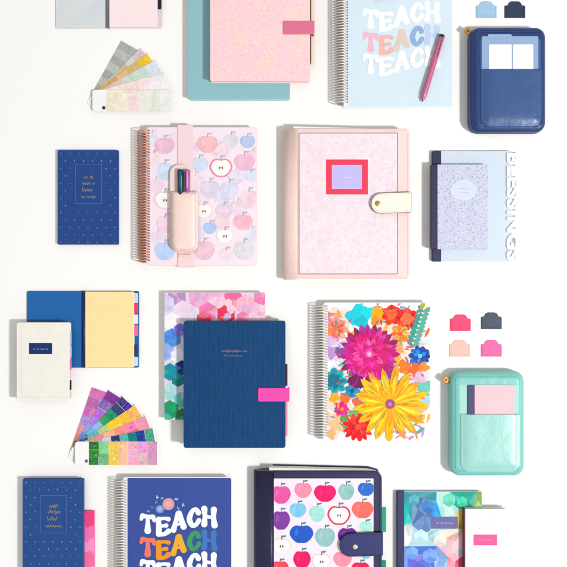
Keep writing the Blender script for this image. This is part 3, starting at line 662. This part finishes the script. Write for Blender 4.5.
# watercolour hexagon planner under the navy woven planner
def deco_water(f, z):
    x0, y0 = 161, 292
    f.flat(rrect(162.5, 292.5, 264.8, 420, 1), z+.015, mat((232, 220, 240), 'wash'))
    H = [(177, 297, 10, (190, 150, 200)), (166, 303, 9, (214, 206, 240)), (183, 309, 9, (244, 222, 240)), (199, 298, 11, (246, 170, 214)), (217, 296, 10, (250, 186, 220)), (208, 312, 10, (240, 130, 180)),
         (233, 299, 10, (244, 110, 170)), (226, 314, 10, (236, 70, 90)), (204, 319, 8, (236, 80, 100)), (246, 305, 11, (250, 186, 214)), (262, 297, 9, (244, 140, 190)), (260, 314, 10, (250, 200, 224)), (243, 318, 7, (246, 140, 180)),
         (172, 322, 10, (252, 244, 248)), (172, 338, 10, (90, 150, 226)), (180, 330, 7, (130, 120, 220)), (166, 352, 9, (150, 180, 240)), (178, 356, 8, (240, 240, 250)), (182, 368, 8, (50, 60, 140)), (170, 372, 9, (20, 150, 170)), (178, 380, 7, (0, 130, 140)),
         (170, 392, 9, (170, 224, 222)), (181, 400, 8, (120, 200, 190)), (170, 410, 10, (30, 160, 110)), (182, 416, 8, (60, 130, 80)), (166, 419, 6, (80, 190, 140))]
    for (x, y, r, c) in H:
        f.up(hexa(x, y, r, 30), z, mat(c, 'wash'))
        for i in (random.randrange(6), random.randrange(6)):
            h = hexa(x, y, r, 30); lt = tuple(min(255, int(v+(255-v)*random.choice((.2, .35, -.1)))) for v in c); lt = tuple(max(0, v) for v in lt)
            f.up([(x, y), h[i], h[(i+1) % 6]], z, mat(lt, 'wash'))
    for _ in range(14):
        c = random.choice(((246, 180, 210), (220, 190, 236), (250, 120, 150), (250, 210, 226))); f.up(hexa(random.uniform(190, 262), random.uniform(294, 320), random.uniform(2, 4.5), 30), z, mat(c, 'wash'))
notebook('planner', 'watercolour hexagon planner mostly hidden under the navy woven planner', 'planner', 164.5, 292.5, 265.5, 420, 0, 9, mat((240, 226, 238), 'gloss'), deco_water, r=1.5)
def navy_d(f, z):
    rg = mat((176, 140, 150), 'metal', .35, .8)
    f.scribble(221, 247, 351, 2.6, z, rg); f.scribble(224, 244, 355.6, 1.8, z, rg)
    f.up(rrect(187, 322, 187.4, 447, 0), z, mat((24, 62, 108), 'print'))
T = notebook('planner', 'navy woven-cloth planner with a magenta strap', 'planner', 183.5, 321, 285.5, 448, 9.2, 11, mat((24, 78, 124), 'weave'), navy_d, r=2.5)
for (ya, yb, c) in ((364, 386, (70, 34, 60)), (402, 436, (244, 150, 176))):
    t = MB(16); t.rr(281, ya, 287.5, yb, .8, 15, 15.5, mat(c, 'gloss'), .15); T.part('divider_tab', t)
closure(T, 258, 388, 289.5, 401.5, 20.25, mat((240, 72, 176), 'leather', .4), 10)

def deco_flower(f, z):
    global KIND
    KIND = 'paint'
    f.flat(rrect(328.5, 303, 430, 441, 1), z+.015, mat((252, 251, 250), 'print'))
    P = lambda *c: list(c)
    # small leaves and dabs behind
    for (x, y, r, c) in ((340, 320, 13, (252, 226, 220)), (335, 350, 13, (236, 222, 244)), (402, 350, 15, (254, 232, 214)), (418, 376, 14, (250, 226, 236)), (424, 396, 11, (222, 242, 240)), (338, 400, 14, (254, 226, 206)), (334, 425, 12, (254, 234, 214)), (386, 330, 14, (254, 226, 210)), (346, 372, 13, (226, 236, 246)), (424, 340, 10, (226, 244, 238))): blob(f, z, x, y, r, c, .3)
    pal = [(120, 200, 190), (250, 150, 80), (250, 200, 210), (200, 170, 220), (110, 190, 150), (250, 120, 60), (90, 180, 200), (252, 190, 90), (240, 110, 150)]
    zz0 = f.zz
    for i in range(240):
        x, y = random.uniform(329, 428), random.uniform(305, 432)
        f.zz = zz0+.0025*(i % 60); f.flat(petal(x, y, random.uniform(0, 6.3), 0, random.uniform(5, 11), random.uniform(2, 4)), z+.02+f.zz, mat(random.choice(pal), 'paint'))
    f.zz = zz0+.155
    bloom(f, z, 335, 329, [(9, 1, 14, 6, P((248, 170, 150), (250, 150, 130), (244, 150, 190)), 0), (8, 1, 10, 5, P((250, 130, 90), (252, 150, 60)), .3)], [(2.4, (230, 110, 160))])
    blob(f, z, 358, 316, 11, (0, 214, 230), .3); blob(f, z, 367, 313, 7, (30, 226, 236), .3); blob(f, z, 361, 322, 6, (0, 196, 214), .4)
    blob(f, z, 379, 315, 8, (252, 178, 20), .3); blob(f, z, 376, 321, 5, (252, 150, 20), .3)
    bloom(f, z, 392, 315, [(7, 0, 11, 8, P((250, 60, 50), (246, 80, 40)), .2), (6, 0, 6, 5, P((250, 110, 60),), 0)])
    bloom(f, z, 407, 319, [(8, 0, 12, 8, P((248, 70, 60), (240, 50, 50)), .1), (6, 0, 7, 5, P((252, 120, 80),), 0)])
    bloom(f, z, 400, 334, [(8, 0, 10, 6, P((252, 150, 60), (252, 130, 60), (250, 180, 90)), 0)], [(2.5, (250, 100, 70))])
    for i in range(9):                                               # teal sprig
        t = i/8; x, y = 412+11*t, 346-34*t
        f.up(petal(x, y, -.35, 0, 8, 4), z, mat((96, 178, 160), 'print')); f.up(petal(x, y, -2.15, 0, 8, 4), z, mat((70, 160, 150), 'print'))
    f.up(petal(421, 310, -1.2, 0, 9, 4), z, mat((180, 180, 40), 'print'))
    bloom(f, z, 420, 356, [(10, 0, 11.5, 5.5, P((0, 90, 190), (10, 120, 220), (20, 70, 160)), 0), (8, 0, 7, 4, P((40, 150, 230), (0, 80, 180)), .3)], [(2.2, (120, 210, 240))])
    for (x, y, r, c) in ((404, 366, 6, (252, 130, 50)), (415, 369, 6, (250, 110, 60)), (424, 367, 5, (252, 150, 70)), (395, 358, 6, (250, 190, 60)), (398, 348, 6, (252, 170, 120)), (332, 352, 6, (200, 150, 220)), (331, 341, 5, (226, 190, 236)), (340, 352, 5, (120, 100, 170)), (390, 372, 6, (120, 90, 170)), (419, 378, 6, (230, 190, 220)), (425, 388, 7, (110, 210, 190)), (427, 400, 6, (180, 220, 240)), (420, 408, 6, (250, 196, 120))): blob(f, z, x, y, r, c, .4)
    bloom(f, z, 334, 381, [(8, 0, 14, 8, P((0, 160, 180), (0, 140, 170), (20, 180, 190)), 0), (6, 0, 8, 5, P((0, 120, 150),), .2)])
    bloom(f, z, 352, 391, [(7, 0, 8, 5, P((20, 130, 180), (40, 160, 200)), 0)], [(2, (20, 90, 150))])
    for (x, y, r, c) in ((345, 399, 5, (250, 120, 60)), (335, 398, 5, (252, 180, 40)), (360, 402, 6, (240, 110, 90)), (330, 418, 6, (250, 210, 180)), (337, 424, 7, (252, 200, 150)), (331, 434, 5, (246, 190, 120)), (347, 420, 7, (90, 170, 90)), (354, 414, 5, (110, 190, 110))): blob(f, z, x, y, r, c, .35)
    bloom(f, z, 342, 409, [(8, 0, 7.5, 5, P((246, 30, 130), (236, 60, 150)), 0)], [(1.8, (250, 160, 60))])
    bloom(f, z, 358, 427, [(13, 0, 15.5, 5.5, P((250, 40, 40), (240, 20, 40), (252, 70, 50)), 0), (10, 0, 10, 4.5, P((230, 20, 40), (252, 60, 60)), .3)], [(3, (250, 90, 60))])
    for i in range(110):                                             # loose brush strokes round the blooms
        x, y = random.uniform(330, 424), random.uniform(308, 424)
        if math.hypot(x-390, y-404) < 22 or math.hypot(x-369, y-354) < 20: continue
        f.zz += .001; f.flat(petal(x, y, random.uniform(0, 6.3), 0, random.uniform(3, 7), random.uniform(.9, 2.)), z+.02+f.zz, mat(random.choice(((250, 120, 60), (252, 180, 60), (60, 160, 180), (240, 90, 140), (120, 190, 150), (160, 120, 200), (252, 210, 190), (40, 120, 190), (250, 80, 70))), 'paint'))
    # dahlia
    D = P((150, 0, 100), (176, 8, 110), (200, 20, 130), (190, 60, 160)); E_ = P((224, 14, 124), (236, 30, 140), (210, 10, 110)); F_ = P((246, 60, 160), (230, 24, 130), (250, 90, 170))
    bloom(f, z, 369, 354, [(27, 8, 31, 6.6, D, 0), (24, 6, 27, 6.2, P((214, 40, 150), (180, 10, 110), (236, 70, 170)), .15), (21, 4, 22.5, 5.8, E_, .1), (17, 3, 17, 5.2, F_, .2), (11, 1, 10.5, 4.5, E_, 0), (8, 0, 6, 3.4, F_, .2)], [(3, (246, 150, 200)), (1.5, (252, 200, 220))])
    for i in range(7): f.up(petal(360, 372, 1.35+.18*i, 4, 17, 5), z, mat(random.choice(((150, 0, 110), (120, 0, 90), (176, 20, 130))), 'paint'))
    # big yellow daisy
    Y1 = P((252, 190, 10), (255, 204, 30), (250, 170, 10)); Y2 = P((255, 206, 40), (255, 196, 20), (255, 212, 60))
    bloom(f, z, 390, 404, [(17, 3, 39, 8.2, Y1, .1), (15, 3, 33, 5.8, Y2, .32), (12, 2, 22, 5, P((248, 160, 10), (255, 196, 20)), .0)], [(5.4, (214, 120, 70)), (4.3, (160, 84, 150)), (2.2, (196, 130, 180))])
    for i in range(15):
        a = 2*math.pi*i/15+.1; f.up(petal(390, 404, a, 8, 30, .8), z, mat((236, 146, 10), 'print'))
    KIND = 'print'
    f.scribble(391, 419, 432, 2.2, z, mat((170, 160, 210), 'print'), .3)
    f.stroke([(396, 438, .8), (402, 435, 1), (408, 438, .8), (414, 436, .9), (409, 440, .7)], z, mat((248, 130, 180), 'print'))
coil_planner('coil_planner', 'white coil planner with big magenta and yellow flowers', 320.5, 323, 431, 302.5, 442, None, (250, 249, 248), 328, silver(), deco_flower, group='coil planners')

# ================================================================= BOTTOM ROW
def pinkwash(f, z):
    for (y, c) in ((510, (232, 40, 90)), (523, (240, 70, 130)), (536, (246, 120, 180)), (550, (250, 150, 200)), (566, (246, 110, 170)), (582, (250, 170, 210))):
        for k in range(4): blob(f, z, 45+k*16, y+random.uniform(-4, 4), 13, tuple(min(255, v+random.randrange(-6, 7)) if v < 249 else v for v in c), .3)
notebook('notebook', 'pink watercolour notebook peeking out under the navy dotted notebook', 'notebook', 36, 511, 94.5, 592, 0, 4, mat((244, 110, 170), 'gloss'), pinkwash, r=1)
notebook('notebook', 'navy gold-dotted notebook at bottom left, on a pink notebook', 'notebook', 22.5, 479, 83.5, 573, 4.2, 5, mat((42, 80, 144), 'gloss', .48),
         lambda f, z: dotted(f, 22.5, 479, 83.5, 573, z, 495, 533, [(506, 3.6, 5), (512, 4, 6.2), (519, 4.4, 6.5), (526, 3, 8)]), r=1, group='navy dotted notebooks')
def deco_teach(f, z):
    w = (250, 250, 252)
    teach(f, z, 140.5, 513, [w]*5)
    teach(f, z, 140.5, 536.3, [(244, 124, 110), (242, 152, 52), (240, 178, 56), (72, 156, 108), (74, 122, 196)])
    teach(f, z, 140.5, 558.5, [w]*5)
    f.up(ell(168.5, 504, 6, 6), z, mat((222, 160, 172), 'print')); f.up(ell(160, 509, 4.4, 4.2), z, mat((120, 150, 220), 'print')); f.up(ell(160, 509, 2.4, 2.4), z, mat((160, 184, 236), 'print'))
    f.up(ell(168.5, 504, 3, 3), z, mat((238, 182, 180), 'print'))
    for (x, y, c) in ((157, 497, (200, 214, 246)), (162, 498, (130, 190, 200)), (156, 502, (90, 170, 180)), (148, 511, (170, 150, 220)), (178, 508, (130, 190, 210)), (183, 505, (190, 206, 246)), (152, 507, (120, 130, 200)), (176, 499, (200, 210, 240))):
        f.up(petal(x, y, random.uniform(0, 6), -2, 2, 1.4), z, mat(c, 'print')); f.up(ell(x+1.2, y+.6, .6, .6, 8), z, mat(c, 'print'))
coil_planner('coil_planner', 'royal blue coil planner reading TEACH in white and rainbow letters', 119.5, 122.5, 232, 477, 616, (62, 84, 158), (244, 244, 250), 127.5, silver(), deco_teach, group='coil planners')

def deco_apple_bright(f, z):
    A = [(281, 494.5, 9.5, 10, (236, 92, 168)), (303, 490, 8.5, 8.5, (255, 150, 176)), (325, 493, 10.8, 9.5, (242, 24, 112)), (346.3, 491.5, 7.8, 9, (150, 202, 200)), (366, 489, 8, 7.5, (62, 112, 204)),
         (281, 520, 8.8, 10.5, (134, 70, 168)), (298, 510, 8.2, 8, (132, 206, 242)), (317, 513.5, 7.6, 9, (166, 230, 220)), (362.5, 509.5, 10.5, 9.5, (255, 116, 108)), (366, 526.5, 6.2, 6, (168, 234, 222)),
         (301.5, 533.8, 11.5, 10, (48, 98, 204)), (325, 537, 9.8, 10.5, (152, 202, 202)), (347.5, 536, 9.5, 9.5, (116, 56, 156)),
         (302, 559.5, 8.5, 10, (236, 32, 102)), (342.5, 559, 9, 8.5, (255, 150, 176)), (360.5, 569, 9, 8, (240, 40, 90)), (280, 568, 8.5, 8, (246, 80, 96)), (366, 553, 6, 6, (132, 206, 242)),
         (300, 586, 9, 9, (150, 202, 200)), (324, 582, 10, 9, (236, 92, 168)), (346, 588, 9, 9, (62, 112, 204)), (366, 592, 8, 8, (166, 230, 220)), (281, 594, 9, 9, (132, 206, 242))]
    for (x, y, rx, ry, c) in A: apple(f, z, x, y, rx, ry, c, (84, 140, 140))
    for (x, y, r, rim) in ((339, 515, 11.2, (226, 70, 96)), (281.5, 546, 9.5, (226, 238, 226)), (321.5, 561.5, 9.5, (250, 222, 226))): apple(f, z, x, y, r, r*.95, rim, (84, 140, 140), (96, 60, 70))
folio('navy folio with bright apple print cover and navy buckle strap', 253.6, 273, 471, 382, 622, (34, 38, 86), (8, 32, 74), (274, 478.5, 373.5, 614), mat((251, 231, 243), 'gloss', .45),
      (339.5, 533.5, 383, 557, ), (42, 46, 106), (355, 546.5), (40, 44, 90), edge=[(507, 532, (60, 170, 140)), (560, 600, (40, 150, 120))], rad=8, deco=deco_apple_bright)

def deco_hex(f, z):
    B = (404, 491.4, 482, 600)
    f.flat(rrect(404, 491, 482, 600, 0), z+.012, mat((176, 216, 220), 'print'))
    def q(pts, c):
        pp = [(395+x/4.725, 485+y/4.725) for x, y in pts]; f.up(pp, z, mat(c, 'wash'))
        cx = sum(p[0] for p in pp)/len(pp); cy = sum(p[1] for p in pp)/len(pp); zz = f.zz+.0022; f.zz += .0044
        for k in range(len(pp)):                                     # printed facets
            if k % 2 == 0 or random.random() < .4:
                d = random.choice((-.13, -.07, .1, .18, .24)); cc = tuple(int(max(0, min(255, v*(1+d) if d < 0 else v+(255-v)*d))) for v in c)
                f.flat([(cx, cy), pp[k], pp[(k+1) % len(pp)]], z+.02+zz, mat(cc, 'wash'))
    q([(40, 30), (205, 30), (195, 75), (150, 85), (80, 60), (42, 90)], (66, 150, 166)); q([(42, 85), (78, 70), (85, 180), (42, 190)], (36, 196, 192))
    q([(80, 70), (135, 60), (190, 100), (190, 160), (165, 215), (130, 232), (80, 190)], (112, 146, 202)); q([(80, 70), (135, 60), (140, 140), (80, 190)], (96, 136, 196))
    q([(150, 80), (196, 70), (218, 150), (185, 160)], (28, 160, 230)); q([(196, 32), (262, 32), (255, 75), (288, 140), (236, 150), (196, 80)], (190, 232, 222)); q([(196, 80), (215, 50), (240, 150), (222, 150)], (160, 224, 216))
    q([(262, 32), (412, 32), (412, 110), (300, 112), (256, 75)], (44, 190, 162)); q([(330, 60), (380, 40), (376, 110), (310, 112)], (30, 168, 140)); q([(380, 32), (414, 32), (414, 112), (372, 108)], (150, 200, 110))
    q([(285, 130), (320, 112), (322, 210), (296, 205)], (216, 186, 84)); q([(42, 190), (80, 195), (88, 240), (60, 290), (42, 290)], (240, 244, 248))
    q([(85, 215), (130, 232), (210, 210), (222, 240), (200, 290), (70, 290)], (166, 212, 218)); q([(210, 215), (300, 205), (296, 270), (240, 250), (215, 292)], (250, 228, 210))
    q([(240, 250), (325, 210), (328, 300), (250, 310)], (252, 204, 206)); q([(42, 290), (200, 288), (180, 330), (190, 400), (42, 400)], (82, 134, 236)); q([(60, 330), (150, 325), (168, 400), (60, 400)], (110, 116, 222))
    q([(180, 312), (205, 288), (250, 345), (225, 400), (188, 400)], (146, 188, 246)); q([(200, 290), (250, 290), (326, 340), (326, 420), (240, 420), (250, 345)], (248, 160, 182)); q([(285, 360), (328, 330), (328, 430), (280, 420)], (240, 96, 136))
    q([(42, 400), (240, 400), (300, 480), (42, 480)], (120, 160, 236)); q([(240, 420), (410, 420), (410, 540), (300, 480)], (240, 120, 170)); q([(42, 480), (300, 480), (410, 545), (42, 545)], (150, 120, 210))
    for (x, y, r, c) in ((414, 500, 6, (90, 176, 190)), (428, 507, 7, (70, 130, 200)), (449, 500, 7, (110, 214, 186)), (462, 502, 6, (70, 206, 172)), (421, 537, 8, (196, 228, 230)), (440, 541, 7, (236, 222, 214)), (412, 553, 7, (120, 170, 240)), (430, 556, 8, (120, 160, 240)), (452, 552, 7, (250, 190, 200))):
        for k in range(3): h_ = hexa(x, y, r, 30); f.flat([(x, y), h_[2*k], h_[(2*k+1) % 6], h_[(2*k+2) % 6]], z+.022+f.zz, mat(tuple(max(0, min(255, v+(-8, 6, 14)[k])) for v in c), 'wash'))
        f.zz += .002
    f.up(rrect(431, 516.8, 457.8, 528.6, .3), z, mat((112, 112, 168), 'print')); f.scribble(436, 453, 523, 1.9, z, mat((178, 176, 214), 'print'))
notebook('notebook', 'hexagon watercolour notebook with navy spine and violet title label', 'notebook', 397, 491.5, 482, 598, 0, 6, mat((200, 224, 226), 'gloss'), deco_hex, mat((36, 38, 92), 'leather'), 7.3, r=1)
def deco_white(f, z):
    f.up(rrect(473.5, 534.5, 497.2, 545.3, .3), z, mat((240, 96, 158), 'print')); f.scribble(479, 492, 540, 1.6, z, mat((248, 156, 196), 'print'))
    for i in range(12):
        for j in range(4):
            x, y = 468+j*11+(i % 2)*5.5, 514+i*7.4
            if 471 < x < 500 and 531 < y < 549: continue
            if x > 506: continue
            f.up(ell(x, y, .5, .5, 8), z, mat(random.choice(((190, 190, 180), (206, 196, 180), (180, 186, 190))), 'print'))
T = notebook('notebook', 'ivory notebook with a pink title label, on the hexagon notebook', 'notebook', 464, 509, 508.5, 598, 6.2, 7, mat((252, 250, 246), 'leather', .55), deco_white, mat((96, 30, 52), 'leather'), 1.2, r=1.5)  # narrow dark spine strip paints in the shadow line along the left edge
